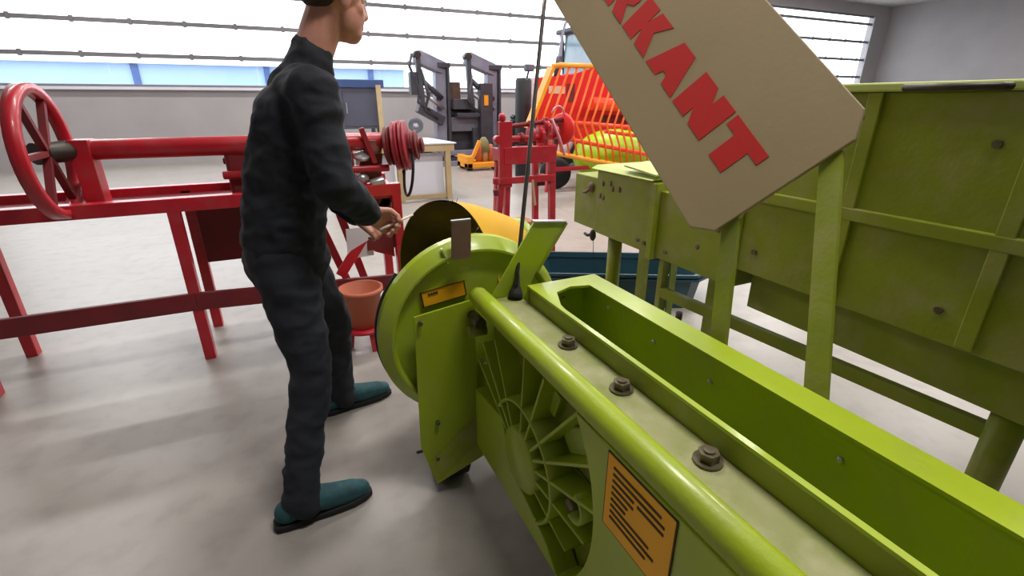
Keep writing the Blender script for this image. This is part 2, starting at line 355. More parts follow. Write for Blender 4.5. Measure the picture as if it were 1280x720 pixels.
# flat cover plate in front of the disc with a folded lower lip
pl = [(.314, .732), (.505, .757), (.53, .757), (.53, .18), (.337, .078), (.302, .205)]
MB().prism([(x, 1.440, z) for x, z in pl], (0, .008, 0)).build('cover_plate', LIME, BAL, bevel=.002)
fl = MB(); fl.add([(.325, 1.438, .12), (.53, 1.438, .29), (.52, 1.40, .20), (.515, 1.36, .155), (.345, 1.405, .05)], [(0, 1, 2, 3, 4)])
fl.build('folded_lip', LIMED, BAL, solid=.006)
for x, z in ((.333, .708), (.36, .14), (.37, .30)):
    b = MB(); b.cyl((x, 1.440, z), (x, 1.428, z), .008, n=8); b.build('cover_screw', BOLT, BAL)
MB().cyl((.29, 1.47, .165), (.33, 1.47, .165), .006, n=8).build('pin', DARKST, BAL)
rl = MB(); rl.lathe([(0, 0), (.07, 0), (.085, .012), (.085, .12), (.07, .13), (0, .13)], (.36, 1.50, .085), (1, 0, 0), n=28); rl.build('rubber_roller', BLACK, BAL)
MB().bar((.48, 1.50, .085), (.60, 1.42, .30), .03, .05).build('roller_fork', LIMED, BAL)
# small yellow sticker on the disc
def sticker(y0, quad, thick, mname='sticker'):
    pass
c = Vector((.431, 1.479, .782)); st = MB().box(c, (.160, .004, .052), (0, math.radians(-7.5), 0)).build('sticker', STICK, BAL)
M = Euler((0, math.radians(-7.5), 0)).to_matrix()
for dx, dz, sx, sz in ((-.077, 0, .006, .056), (0, -.027, .158, .0025), (0, .027, .158, .0025), (.079, 0, .0025, .056), (-.05, .013, .006, .008), (-.041, .013, .006, .008), (-.032, .013, .007, .008), (-.023, .013, .006, .008)):
    p = c+M@Vector((dx, -.003, dz)); MB().box(p, (sx, .002, sz), (0, math.radians(-7.5), 0)).build('printed_mark', INK, st)
# lever blade standing up from the machine's far end
ar = MB(); ar.prism([(.560, 1.405, .745), (.737, 1.405, 1.016), (.862, 1.405, 1.004), (.75, 1.405, .84), (.695, 1.405, .735)], (0, .008, 0)); ar.build('lever_blade', LIME, BAL, bevel=.001)
MB().prism([(.862, 1.40, 1.004), (.868, 1.40, 1.000), (.756, 1.40, .837), (.75, 1.40, .84)], (0, .03, 0)).build('blade_flange', LIMED, BAL)
MB().prism([(.737, 1.40, 1.016), (.862, 1.40, 1.004), (.862, 1.40, 1.009), (.737, 1.40, 1.021)], (0, .028, 0)).build('blade_top', SHINY, BAL)
# hood: curved sheet with yellow outside, dark inside
b_ = math.radians(18); axd = Vector((math.cos(b_), math.sin(b_), 0)); td = Vector((-math.sin(b_), math.cos(b_), 0))
HC = Vector((.563, 1.70, 1.045))+td*.022+Vector((0, 0, -.372))
N = 40
def hoodshell(name, m, off):
    h = MB(); vs = []; SEC = ((0, .43, .27, .37, 0), (.10, .40, .255, .345, 0), (.19, .35, .23, .31, 0), (.28, .28, .20, .27, 0))
    for s, ra, rb, rz, dz in SEC:
        for i in range(N+1):
            t = math.radians(-14+206*i/N); c = math.cos(t); rr = (ra if c > 0 else rb)+off
            vs.append(HC+axd*s+Vector((0, 0, dz))+td*(c*rr)+Vector((0, 0, math.sin(t)*(rz+off))))
    h.add(vs, [(k*(N+1)+i, k*(N+1)+i+1, (k+1)*(N+1)+i+1, (k+1)*(N+1)+i) for k in range(len(SEC)-1) for i in range(N)], True)
    return h.build(name, m, BAL, recalc=False)
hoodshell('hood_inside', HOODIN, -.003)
hoodshell('hood_outside', YELLOW, .003)
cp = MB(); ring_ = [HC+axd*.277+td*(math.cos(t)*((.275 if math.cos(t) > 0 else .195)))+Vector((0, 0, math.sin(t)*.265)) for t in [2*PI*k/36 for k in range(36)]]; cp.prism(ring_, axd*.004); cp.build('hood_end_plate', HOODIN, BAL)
hl = MB(); hl.lathe([(.10, 0), (.135, .004), (.14, .02), (.14, .06), (.10, .085), (.0, .09)], HC+axd*.285+Vector((0, 0, .115)), axd, n=40); hl.build('hood_end_wheel', LIME, BAL)
MB().cyl(HC+axd*.10, HC+axd*.29+Vector((0, 0, .115)), .03).build('hood_shaft', DARKST, BAL)
MB().bar(HC+Vector((0, 0, -.36)), HC+axd*.3+Vector((0, 0, -.36)), .06, .05).build('hood_carrier', LIMED, BAL)
MB().bar(HC+td*.3+axd*.1+Vector((0, 0, 0)), HC+td*.3+axd*.1+Vector((0, 0, -HC.z+.0)), .04, .04).build('hood_leg', LIMED, BAL)
MB().bar(HC+axd*.1+Vector((0, 0, -.36)), (.6, 1.42, .33), .05, .05).build('hood_carrier', LIMED, BAL)
for q in ((0, 0), (.012, .006), (-.01, .004)):
    p = HC+Vector((0, 0, .36)); MB().tube([p+Vector((q[0], 0, 0)), p+Vector((q[0]*1.8, 0, .018+q[1]))], .0012, n=5).build('straw_bit', DARKST, BAL)
# orange instruction sticker on the side plate
sy0, sy1, sz0, sz1 = .612, .425, .572, .752
st = MB().b2(XS-.003, XS, sy1, sy0, sz0, sz1).build('sticker', STICK, BAL)
for a in ((sy1-.002, sy0+.002, sz1, sz1+.003), (sy1-.002, sy0+.002, sz0-.003, sz0), (sy0, sy0+.003, sz0-.003, sz1+.003), (sy1-.003, sy1, sz0-.003, sz1+.003)):
    MB().b2(XS-.0025, XS, *a).build('border_line', INK, st)
rowsL = [(.02, .155), (.02, .165), (.02, .085), (.095, .165), (.02, .085), (.02, .07), (.02, .065), (.02, .135), (.02, .15), (.02, .13)]
zz = sz1-.022
for i, (a, bq) in enumerate(rowsL):
    if i == 3:
        zz += .0155
    MB().b2(XS-.0045, XS-.003, sy0-bq, sy0-a, zz-.0028, zz+.0028).build('print_line', INK, st); zz -= .0155
# frame legs carrying the baler
for x, y in ((.60, .05), (.88, .05), (.88, 1.05), (.62, -.40), (.88, -.40)):
    MB().b2(x-.025, x+.025, y-.025, y+.025, .012, .2).build('leg', LIMED, BAL); MB().b2(x-.06, x+.06, y-.06, y+.06, 0, .014).build('foot_plate', DARKST, BAL)
# cable with boot, running up to the beige shield
cb = MB(); pts = []
for i in range(13):
    t = i/12; p = Vector((.652, 1.372, .79)).lerp(Vector((.975, 1.80, 1.765)), t); p.z += .0; pts.append(p)
cb.tube(pts, .0075, n=8); CABLE = cb.build('cable', DARKST, BAL)
MB().lathe([(.0, .0), (.026, .0), (.024, .02), (.012, .05), (.007, .085), (0, .086)], (.652, 1.372, .765), (.28, .37, .85), n=16).build('cable_boot', BLACK, BAL)
# beige inclined shield with lettering
e1 = Vector((0, -.768, -.641)).normalized(); e2 = (Vector((0, -.641, .768)).normalized()*math.cos(math.radians(28))+Vector((math.sin(math.radians(28)), 0, 0))).normalized(); SN = e2.cross(e1).normalized(); SA = Vector((1.0, 1.781, 1.743)); SW = .46
def sp(s, t, x=0.0): return SA+e1*s+e2*t+SN*x    # x counts away from the lettered face
sh = MB(); sh.prism([sp(-.75, 0), sp(1.05, 0), sp(1.10, .05), sp(1.10, SW-.05), sp(1.05, SW), sp(-.75, SW)], SN*.014)
SHD = sh.build('shield', BEIGE, BAL, bevel=.003)
MB().bar(sp(-.75, .012, .03), sp(1.05, .012, .03), .05, .012, up=tuple(e2)).build('shield_flange', BEIGE, BAL)
MB().bar(sp(-.75, SW-.012, .03), sp(1.05, SW-.012, .03), .05, .012, up=tuple(e2)).build('shield_flange', BEIGE, BAL)
MB().bar(sp(1.09, .10, .02), (.965, .78, .70), .012, .05, up=(0, 1, 0)).build('shield_strut', LIMED, BAL)
MB().bar(sp(1.09, .36, .02), (.965, .50, .70), .012, .05, up=(0, 1, 0)).build('shield_strut', LIMED, BAL)
T_ = .40   # stroke width in letter heights, letters one unit high and one unit wide
GL = {'M': [[(0, 0), (.32, 0), (.32, 1), (0, 1)], [(.68, 0), (1, 0), (1, 1), (.68, 1)], [(.0, 1), (.36, 1), (.64, .25), (.36, .25)], [(.64, 1), (1, 1), (.64, .25), (.36, .25)]],
      'A': [[(0, 0), (.38, 0), (.66, 1), (.30, 1)], [(.62, 0), (1, 0), (.70, 1), (.34, 1)], [(.26, .22), (.74, .22), (.66, .50), (.34, .50)]],
      'R': [[(0, 0), (.42, 0), (.42, 1), (0, 1)], [(.3, .74), (.3, 1), (.70, 1), (.94, .90), (.98, .74)], [(.58, .74), (.98, .74), (.94, .54), (.74, .40), (.56, .58)], [(.3, .38), (.74, .38), (.74, .60), (.3, .60)], [(.38, .44), (.76, .44), (1.02, 0), (.60, 0)]],
      'K': [[(0, 0), (.44, 0), (.44, 1), (0, 1)], [(.36, .30), (.56, 1), (1.02, 1), (.68, .42)], [(.40, .58), (.72, .62), (1.04, 0), (.58, 0)]],
      'N': [[(0, 0), (.40, 0), (.40, 1), (0, 1)], [(.60, 0), (1, 0), (1, 1), (.60, 1)], [(.0, 1), (.42, 1), (1, 0), (.58, 0)]],
      'T': [[(.28, 0), (.72, 0), (.72, .8), (.28, .8)], [(0, .70), (1, .70), (1, 1), (0, 1)]]}
def letter(ch, s, wd, ht=.112):
    m = MB()
    for k, poly in enumerate(GL[ch]):
        x = -.0004-.00015*k
        m.prism([sp(s+u*wd, .142+v*ht, 0) for u, v in poly], SN*(x-.0012))
    m.build('letter', REDTXT, SHD)
for ch, s_, wd in (('M', -.205, .185), ('A', -.012, .165), ('R', .165, .158), ('K', .338, .152), ('A', .512, .165), ('N', .690, .160), ('T', .862, .150)):
    letter(ch, s_, wd)

# ================================================================== GREEN BOX MACHINE (right)
DR = thing('seed_drill', 'olive green box-bodied machine on posts standing beyond the baler trough', 'machine', (1.85, 1.6, 0))
def boxpart(name, x0, x1, y0, y1, z0, z1, m=LIMED, bev=.004): return MB().b2(x0, x1, y0, y1, z0, z1).build(name, m, DR, bevel=bev)
boxpart('end_box', 1.60, 2.0, 2.27, 2.515, .69, .99)
mb = boxpart('middle_box', 1.585, 2.05, 1.80, 2.268, .685, 1.04)
lid = MB(); lid.prism([(1.56, 1.79, 1.045), (1.56, 2.30, 1.045), (1.60, 2.30, 1.062), (1.60, 1.79, 1.062)], (.46, 0, 0)); lid.build('lid', mat('pale_green_lid', (196, 208, 130), .5, rgb2=(170, 186, 90), nscale=7), DR, bevel=.003)
lid = MB(); lid.prism([(1.57, 1.78, 1.066), (1.57, 2.02, 1.085), (1.72, 2.02, 1.098), (1.72, 1.78, 1.074)], (0, .0, .008)); lid.build('lid_flap', mat('pale_green_lid', (0, 0, 0)), DR)
boxpart('divider', 1.572, 2.06, 1.765, 1.80, .66, 1.035)
boxpart('long_box', 1.60, 2.06, 1.30, 1.764, .675, 1.0)
boxpart('hopper', 1.58, 2.15, .20, 1.298, .77, 1.42)
boxpart('hopper_band', 1.565, 1.60, .20, 1.305, 1.05, 1.09)
hl = MB(); hl.b2(1.56, 2.17, .18, 1.32, 1.421, 1.445); hl.build('hopper_lid', mat('pale_green_lid', (0, 0, 0)), DR, bevel=.005)
boxpart('hopper_chute', 1.66, 2.05, .30, 1.25, .60, .769)
MB().b2(1.572, 1.60, 1.27, 1.30, .70, 1.42).build('hopper_corner', LIMED, DR, bevel=.003)
for y in (.52, .90): MB().b2(1.566, 1.582, y-.02, y+.02, .78, 1.42).build('stiffener', LIMED, DR, bevel=.003)
MB().tube([(1.55, .60, 1.43), (1.525, .61, 1.43), (1.525, .81, 1.43), (1.55, .82, 1.43)], .009).build('lid_handle', DARKST, DR)
MB().cyl((1.66, 2.16, 0.0), (1.66, 2.16, .69), .040, n=18).build('round_post', LIMED, DR)
MB().b2(1.62, 1.66, 1.715, 1.745, 0, .68).build('angle_post', LIMED, DR)
MB().b2(1.66, 1.70, 1.70, 1.708, 0, .68).build('angle_flange', LIME, DR)
MB().cyl((1.72, .42, 0), (1.72, .42, .62), .04, n=18).build('round_post', LIMED, DR)
for y in (.5, 1.72, 2.3): MB().b2(1.98, 2.03, y-.025, y+.025, 0, .69).build('rear_post', LIMED, DR)
MB().bar((1.63, 1.73, .50), (1.75, .42, .50), .03, .05).build('brace', LIMED, DR)
MB().bar((1.66, 2.16, .28), (1.66, 1.73, .28), .03, .04).build('brace', LIMED, DR)
MB().tube([(1.60, 1.72, .36), (1.62, 1.5, .37), (1.62, 1.0, .36)], .022, n=10).build('shaft', DARKST, DR)
MB().cyl((1.60, 1.55, .37), (1.60, 1.55, .46), .016, n=10).build('pin', DARKST, DR)
kn = MB(); kn.ball((1.60, 2.34, .93), (.02, .03, .03)); kn.tube([(1.60, 2.34, .93), (1.575, 2.36, .90), (1.58, 2.40, .895)], .008); kn.build('latch', RUST, DR)
kn = MB(); kn.ball((1.60, 2.30, .655), (.018, .022, .035)); kn.tube([(1.60, 2.30, .66), (1.59, 2.34, .645), (1.59, 2.37, .65)], .009); kn.tube([(1.60, 2.29, .63), (1.60, 2.28, .52), (1.61, 2.26, .45)], .002, n=5); kn.build('hanging_hook', DARKST, DR)
for y, z in ((2.21, .97), (2.14, .98), (2.12, .955), (2.06, .96), (2.23, .90), (2.2, .895), (1.5, .80), (1.4, .90)):
    MB().ball((1.583 if y > 1.8 else 1.60, y, z), (.003, .013, .016), 8, 6).build('paint_chip', RUST, DR)
for y, z in ((1.88, .735), (1.83, .73), (1.69, .72), (1.2, .86), (.9, .86), (.6, .86), (1.2, 1.3), (.9, 1.3), (.6, 1.3)):
    x = 1.585 if y > 1.8 else (1.60 if y > 1.31 else 1.58)
    MB().cyl((x-.006, y, z), (x+.004, y, z), .011, n=8).build('bolt_head', BOLT, DR)

# ================================================================== BLUE TUB
tb = thing('water_tub', 'petrol blue open plastic tub on the floor behind the green posts', 'tub', (2.15, 2.78, 0))
def tubpoly(s, z, cxy=(2.15, 2.78), ang=-28, lx=.62, ly=.26, ch=.10):
    a = math.radians(ang); P = [(-lx+ch, -ly), (lx-ch, -ly), (lx, -ly+ch), (lx, ly-ch), (lx-ch, ly), (-lx+ch, ly), (-lx, ly-ch), (-lx, -ly+ch)]
    return [(cxy[0]+(x*math.cos(a)-y*math.sin(a))*s, cxy[1]+(x*math.sin(a)+y*math.cos(a))*s, z) for x, y in P]
t = MB(); lev = [tubpoly(.90, 0.0), tubpoly(.97, .235), tubpoly(1.03, .24), tubpoly(1.03, .262), tubpoly(.965, .262), tubpoly(.89, .02)]
for a, b in zip(lev[:-1], lev[1:]): t.add(a+b, [(i, (i+1) % 8, 8+(i+1) % 8, 8+i) for i in range(8)])
t.add(lev[0], [tuple(range(8))]); t.add(lev[-1], [tuple(range(8))]); t.build('tub_shell', BLUE, tb, bevel=.004)
r = MB()
for k in range(2):
    pass
a, b2_ = tubpoly(1.045, .215), tubpoly(1.045, .228)
c_, d_ = tubpoly(.93, .215), tubpoly(.93, .228)
r.add(a+b2_, [(i, (i+1) % 8, 8+(i+1) % 8, 8+i) for i in range(8)]); r.add(a+c_, [(i, (i+1) % 8, 8+(i+1) % 8, 8+i) for i in range(8)]); r.add(b2_+d_, [(i, (i+1) % 8, 8+(i+1) % 8, 8+i) for i in range(8)])
r.build('rim_band', BLUE, tb)

# ================================================================== RED STAND
RS = thing('red_stand', 'bright red steel stand with a tall post plate and shafts on top', 'machine', (1.9, 3.9, 0))
def rp(name, mb, m=RED, bev=.004): return mb.build(name, m, RS, bevel=bev)
yF, yR = 3.70, 3.93
rp('post_plate', MB().b2(1.605, 1.715, yF-.03, yF+.02, .72, 1.24))
rp('leg', MB().bar((1.64, yF, .95), (1.56, yF, 0), .05, .05)); rp('leg', MB().bar((1.70, yF+.02, .95), (1.66, yF+.02, 0), .045, .05))
rp('leg', MB().bar((2.10, yF, 1.05), (2.13, yF, 0), .055, .05)); rp('leg', MB().bar((2.06, yR, .95), (2.08, yR, 0), .05, .05)); rp('leg', MB().bar((1.70, yR, .95), (1.66, yR, 0), .05, .05))
rp('cross_beam', MB().b2(1.64, 2.13, yF-.035, yF+.03, .905, 1.04)); rp('cross_beam', MB().b2(1.66, 2.1, yR-.03, yR+.03, .90, 1.02))
rp('lower_bar', MB().bar((1.56, yF-.02, .775), (2.12, yF-.02, .775), .04, .055)); rp('foot_bar', MB().bar((2.0, yF+.1, .13), (2.13, yF, .13), .03, .03))
rp('side_rail', MB().bar((2.09, yF, .97), (2.09, yR, .97), .05, .10)); rp('side_rail', MB().bar((1.68, yF, .97), (1.68, yR, .97), .05, .10)); rp('corner_block', MB().b2(1.98, 2.06, yF+.03, yF+.08, .70, .80), REDD)
rp('bearing', MB().ball((1.64, yF, 1.27), (.03, .03, .035))); rp('bearing', MB().lathe([(0, 0), (.035, 0), (.035, .06), (0, .06)], (1.60, yF-.03, 1.10), (0, 1, 0), 20))
rp('clamp', MB().lathe([(0, 0), (.026, 0), (.03, .05), (0, .05)], (1.57, yF-.03, .66), (0, 0, 1), 14), REDD)
rp('clamp', MB().lathe([(0, 0), (.03, 0), (.03, .05), (0, .05)], (1.57, yF-.03, .755), (0, 0, 1), 14))
rp('shaft', MB().cyl((1.74, yF+.1, 1.10), (2.18, yF+.1, 1.10), .022)); rp('shaft', MB().cyl((1.74, yF+.14, 1.19), (2.28, yF+.14, 1.24), .02), REDD); rp('shaft', MB().cyl((1.76, yF+.2, 1.06), (2.1, yF+.2, 1.06), .015), REDD)
for x, z, r_ in ((1.84, 1.10, .045), (1.93, 1.13, .06), (2.02, 1.12, .07), (2.08, 1.18, .055), (2.16, 1.14, .06)):
    rp('collar', MB().lathe([(0, 0), (r_, 0), (r_, .035), (0, .035)], (x, yF+.1, z), (1, .1, 0), 20), RED if r_ > .05 else REDD)
rp('gear_disc', MB().lathe([(0, 0), (.12, 0), (.135, .01), (.135, .03), (.12, .04), (0, .04)], (2.27, yF+.15, 1.16), (1, .35, 0), 28), mat('hot_red_disc', (236, 52, 46), .4))
rp('hoop', MB().tube([(2.22+.06*math.cos(t*.3), yF+.12, 1.28+.07*math.sin(t*.3)) for t in range(11)], .008), mat('pink_rod', (224, 150, 160), .4, .3))
rp('handle', MB().tube([(2.12, yF+.05, 1.25), (2.18, yF+.02, 1.10), (2.23, yF, .95)], .012), mat('pink_rod', (224, 150, 160)))
rp('upright', MB().bar((1.95, yF+.12, 1.0), (1.95, yF+.12, 1.24), .03, .04)); rp('upright', MB().bar((2.1, yF+.12, 1.0), (2.1, yF+.12, 1.26), .03, .05)); rp('upright', MB().bar((2.2, yF+.14, .98), (2.24, yF+.14, 1.22), .04, .05), REDD)
rp('hanging_strap', MB().bar((1.90, yF-.04, .77), (1.93, yF-.04, .55), .02, .004), WOOD)
wbk = MB(); wbk.b2(2.02, 2.44, 4.55, 4.80, .06, .20)
WB = thing('wood_block', 'brown wooden block lying on the floor behind the yellow hood', 'block', (2.2, 4.7, 0))
MB().b2(2.02, 2.40, 4.55, 4.82, .05, .17).build('block', mat('brown_wood', (176, 120, 80), .7, rgb2=(150, 98, 64), nscale=6, bump=.1), WB, bevel=.008)
for x in (2.08, 2.34): MB().b2(x-.03, x+.03, 4.55, 4.82, 0, .05).build('runner', RUST, WB)

# ================================================================== RED ENGINE MACHINE (left)
RE = thing('red_thresher', 'old red machine with stacked pulleys on a long steel frame behind the person', 'machine', (-.2, 3.15, 0))
def ep(name, mb, m=RED, bev=.004): return mb.build(name, m, RE, bevel=bev)
for x in (.60, -.55, -1.5):
    for y in (2.98, 3.45): ep('leg', MB().b2(x-.028, x+.028, y-.03, y+.03, 0, .90))
ep('top_rail', MB().b2(-1.55, .63, 2.95, 3.02, .86, .93)); ep('top_rail', MB().b2(-1.55, .63, 3.42, 3.48, .86, .93))
ep('cross_rail', MB().b2(.40, .62, 2.98, 3.45, .84, .90)); ep('deck', MB().b2(-1.5, .56, 3.02, 3.42, .865, .885), REDD)
ep('stretcher', MB().bar((.60, 2.96, .30), (-.55, 2.96, .36), .03, .10), REDD); ep('stretcher', MB().bar((-.55, 2.96, .36), (-1.5, 2.96, .36), .03, .10), REDD)
ep('front_panel', MB().b2(.40, .57, 2.99, 3.01, .52, .86), REDD); ep('brace', MB().bar((.57, 3.0, .86), (.22, 3.0, .38), .02, .06)); ep('brace', MB().bar((.25, 3.2, .86), (.42, 3.2, .12), .03, .05)); ep('brace', MB().bar((.1, 3.3, .86), (.33, 3.3, .08), .03, .05))
ep('gusset', MB().prism([(.33, 3.02, .62), (.57, 3.02, .70), (.57, 3.02, .45), (.45, 3.02, .50)], (0, .02, 0))); ep('side_panel', MB().b2(-.52, .2, 3.40, 3.42, .45, .86), REDD)
ep('drive_tube', MB().cyl((-.9, 3.12, 1.17), (.56, 3.05, 1.17), .05, n=18)); ep('small_tube', MB().cyl((-.3, 3.05, 1.02), (.58, 3.0, 1.02), .022)); ep('small_tube', MB().cyl((-.3, 3.2, 1.08), (.55, 3.2, 1.08), .018), REDD)
for x, r_ in ((.60, .115), (.65, .145), (.695, .15), (.755, .09), (.79, .05)):
    ep('pulley', MB().lathe([(0, 0), (r_-.015, 0), (r_, .006), (r_-.01, .018), (r_, .032), (r_-.015, .038), (0, .038)], (x-.02, 3.03, 1.14), (1, -.4, .1), 30), REDD if r_ < .14 else mat('pulley_red', (166, 36, 52), .45, rgb2=(140, 30, 44), nscale=9))
ep('drive_belt', MB().tube([(.70+.02*math.sin(t), 3.02+.11*math.cos(t), .98+.14*math.sin(t)) for t in [2*PI*i/28 for i in range(29)]], .010, n=7), BLACK)
ep('engine_block', MB().box((.48, 3.12, 1.02), (.13, .16, .18), (0, .15, 0)), mat('engine_brown', (140, 84, 66), .55, rgb2=(112, 60, 50), nscale=12)); ep('engine_head', MB().lathe([(0, 0), (.05, 0), (.055, .03), (.04, .05), (.045, .08), (0, .09)], (.50, 3.04, 1.10), (0, 0, 1), 16), mat('engine_brown', (0, 0, 0)))
ep('carburettor', MB().ball((.42, 3.02, .96), (.04, .035, .035)), SHINY); ep('oil_filter', MB().cyl((.46, 2.98, .93), (.54, 2.98, .95), .028), SHINY); ep('silver_cap', MB().lathe([(0, 0), (.045, 0), (.05, .02), (0, .035)], (.43, 3.02, 1.08), (0, -.4, 1), 18), SHINY)
ep('bracket', MB().bar((.44, 3.0, 1.25), (.50, 3.0, 1.05), .03, .03), mat('pulley_red', (0, 0, 0))); ep('bracket', MB().bar((.36, 3.05, .9), (.36, 3.05, 1.15), .05, .03))
ep('drive_mount', MB().b2(-.92, -.84, 3.06, 3.18, .885, 1.22)); ep('gearbox', MB().box((-.1, 3.2, 1.02), (.36, .28, .27)), REDD, .02); ep('gearbox_lid', MB().box((-.1, 3.2, 1.17), (.30, .22, .04)), RED, .01)
fw = MB(); fw.lathe([(.26, 0), (.30, 0), (.30, .05), (.26, .05), (.26, 0)], (-1.0, 2.97, 1.17), (1, 0, 0), 40); FW = ep('flywheel', fw, RED, 0)
for k in range(6):
    t = k*PI/3; FW_s = MB().bar((-.975, 2.97, 1.17), (-.975, 2.97+.27*math.cos(t), 1.17+.27*math.sin(t)), .03, .025).build('spoke', REDD, FW)
ep('flywheel_hub', MB().cyl((-1.02, 2.97, 1.17), (-.92, 3.1, 1.17), .05), DARKST)
ep('paper_sheet', MB().box((.36, 2.99, .58), (.16, .006, .20), (.2, 0, .1)), BOARD, 0)
# bucket on its ring stand
PT = thing('terracotta_bucket', 'worn terracotta bucket standing on a red stool beneath the red machine', 'bucket', (.30, 2.74, .14))
p = MB(); p.lathe([(0, .002), (.085, .002), (.115, .215), (.128, .215), (.128, .24), (.112, .24), (.083, .02), (0, .02)], (.30, 2.74, .142), (0, 0, 1), 36); p.build('bucket_body', TERRA, PT)
PS = thing('bucket_stool', 'small round red steel stool under the terracotta bucket', 'stool', (.30, 2.74, 0))
MB().lathe([(0, .12), (.115, .12), (.12, .13), (.115, .14), (0, .14)], (.30, 2.74, 0), (0, 0, 1), 32).build('stool_top', RED, PS)
for k in range(3):
    t = k*2*PI/3-1.2; MB().bar((.30+.08*math.cos(t), 2.74+.08*math.sin(t), .12), (.30+.10*math.cos(t), 2.74+.10*math.sin(t), 0), .04, .02).build('stool_leg', RED, PS)

# ================================================================== WORKTABLE
TB = thing('workbench', 'pale wooden worktable with a white top and white board leaning inside its frame', 'table', (1.6, 7.3, 0))
ang = 0
MB().prism([(.6, 7.02, .80), (2.37, 7.02, .80), (2.25, 8.15, .80), (.6, 8.15, .80)], (0, 0, .018)).build('tabletop', BOARD, TB, bevel=.003)
MB().b2(.62, 2.34, 7.04, 7.08, .70, .799).build('apron', WOOD, TB, bevel=.002); MB().b2(.62, 2.24, 8.06, 8.10, .70, .799).build('apron', WOOD, TB); MB().bar((2.30, 7.06, .75), (2.20, 8.08, .75), .04, .09).build('apron', WOOD, TB)
for x, y in ((2.24, 7.08), (1.52, 7.08), (.66, 7.08), (2.18, 8.06), (.66, 8.06)): MB().b2(x-.04, x+.04, y-.04, y+.04, 0, .70).build('leg', WOOD, TB, bevel=.003)
MB().b2(1.52, 2.22, 7.06, 7.10, .02, .08).build('stretcher', WOOD, TB); MB().b2(.66, 1.5, 7.06, 7.10, .02, .08).build('stretcher', WOOD, TB)
MB().box((1.88, 7.16, .36), (.62, .02, .62), (-.06, 0, 0)).build('leaning_board', BOARD, TB)
MB().box((1.1, 7.16, .36), (.72, .02, .62), (-.06, 0, 0)).build('leaning_board', BOARD, TB)
MB().b2(1.2, 2.2, 7.2, 8.0, .60, .63).build('grey_shelf', GREYC, TB)
GA = thing('dial_gauge', 'small grey round gauge with a ring face on the worktable', 'gauge', (1.88, 7.45, .818))
g = MB(); g.lathe([(.05, 0), (.11, 0), (.11, .06), (.05, .06), (.05, 0)], (1.88, 7.40, 1.05), (.2, 1, 0), 26); g.build('ring_face', GREYC, GA)
MB().lathe([(0, 0), (.05, 0), (.05, .02), (0, .02)], (1.88, 7.42, 1.05), (.2, 1, 0), 20).build('dial', BOARD, GA)
MB().b2(1.82, 1.94, 7.38, 7.52, .818, .835).build('base', CHAR, GA); MB().cyl((1.88, 7.43, .83), (1.88, 7.43, .96), .02).build('stem', CHAR, GA)

# ================================================================== BLUE-GREY CABINET AND PLANK behind the person
CB = thing('cabinet', 'blue-topped grey cabinet on legs standing beyond the red pulleys', 'cabinet', (1.1, 8.9, 0))
CD = mat('cabinet_door', (86, 88, 104), .5, rgb2=(78, 80, 96), nscale=3)
MB().b2(.40, 1.62, 8.5, 9.2, .96, 1.58).build('body', GREYC, CB, bevel=.01); MB().b2(.37, 1.67, 8.46, 9.24, 1.58, 1.70).build('top_panel', BCRATE, CB, bevel=.01)
for x in (.47, 1.55):
    for y in (8.56, 9.12): MB().b2(x-.03, x+.03, y-.03, y+.03, 0, .96).build('leg', GREYC, CB)
for x0, x1, xh in ((.45, .98, .94), (1.02, 1.57, 1.06)):
    D = MB().b2(x0, x1, 8.485, 8.5, 1.0, 1.54).build('door', CD, CB, bevel=.004); MB().b2(xh-.01, xh+.01, 8.465, 8.485, 1.2, 1.36).build('handle', SHINY, D)
PK = MB().box((1.56, 8.38, .81), (.075, .05, 1.62), (0, 0, 0)).build('wood_plank', WOOD, base=(1.56, 8.38, 0)); tag(PK, 'tall pale wooden plank standing in front of the blue-topped cabinet', 'plank')

# ================================================================== BLACK FRONT LOADER
FL = thing('front_loader', 'black and grey loader attachment with two bent lift arms by the window wall', 'loader', (3.9, 11.3, 0))
def lp(name, mb, m=CHAR, bev=.01): return mb.build(name, m, FL, bevel=bev)
for (xa, za), (xk, zk), xb_ in (((2.90, 2.30), (3.50, 2.08), 3.55), ((4.03, 2.30), (4.74, 2.06), 4.80)):
    LB = lp('lift_arm', MB().bar((xa, 11.0, za-.05), (xk+.05, 11.3, zk-.03), .22, .26), GREYM)
    lp('arm_post', MB().bar((xk-.02, 11.3, zk+.05), (xb_-.12, 11.3, .25), .24, .26), GREYM); lp('arm_plate', MB().bar((xk+.13, 11.2, zk+.06), (xb_+.06, 11.2, .1), .06, .20), CHAR)
    lp('arm_bracket', MB().b2(xk-.14, xk+.18, 11.1, 11.35, zk-.02, zk+.08))
    lp('front_link', MB().bar((xa, 10.95, za+.05), (xa+.06, 10.95, za-1.0), .10, .14)); lp('cylinder', MB().cyl((xa+.08, 11.0, za-.75), (xk-.02, 11.1, zk-.85), .05), SHINY, 0); lp('cylinder_rod', MB().cyl((xa+.02, 11.0, za-.45), (xk-.05, 11.1, zk-.65), .06), CHAR, 0)
    lp('foot', MB().b2(xk-.35, xb_+.2, 10.9, 11.7, 0, .16)); lp('pivot_pin', MB().cyl((xa, 10.85, za-.02), (xa, 11.1, za-.02), .07), DARKST, 0)
lp('cross_tube', MB().cyl((3.5, 11.3, 1.12), (4.75, 11.3, 1.12), .10), CHAR, 0); lp('valve_box', MB().b2(3.68, 4.2, 11.0, 11.3, 1.20, 1.42)); lp('grille_panel', MB().b2(3.65, 4.35, 11.1, 11.3, .72, 1.02), GREYC); lp('seat_frame', MB().b2(3.75, 4.3, 10.95, 11.2, 1.04, 1.12))
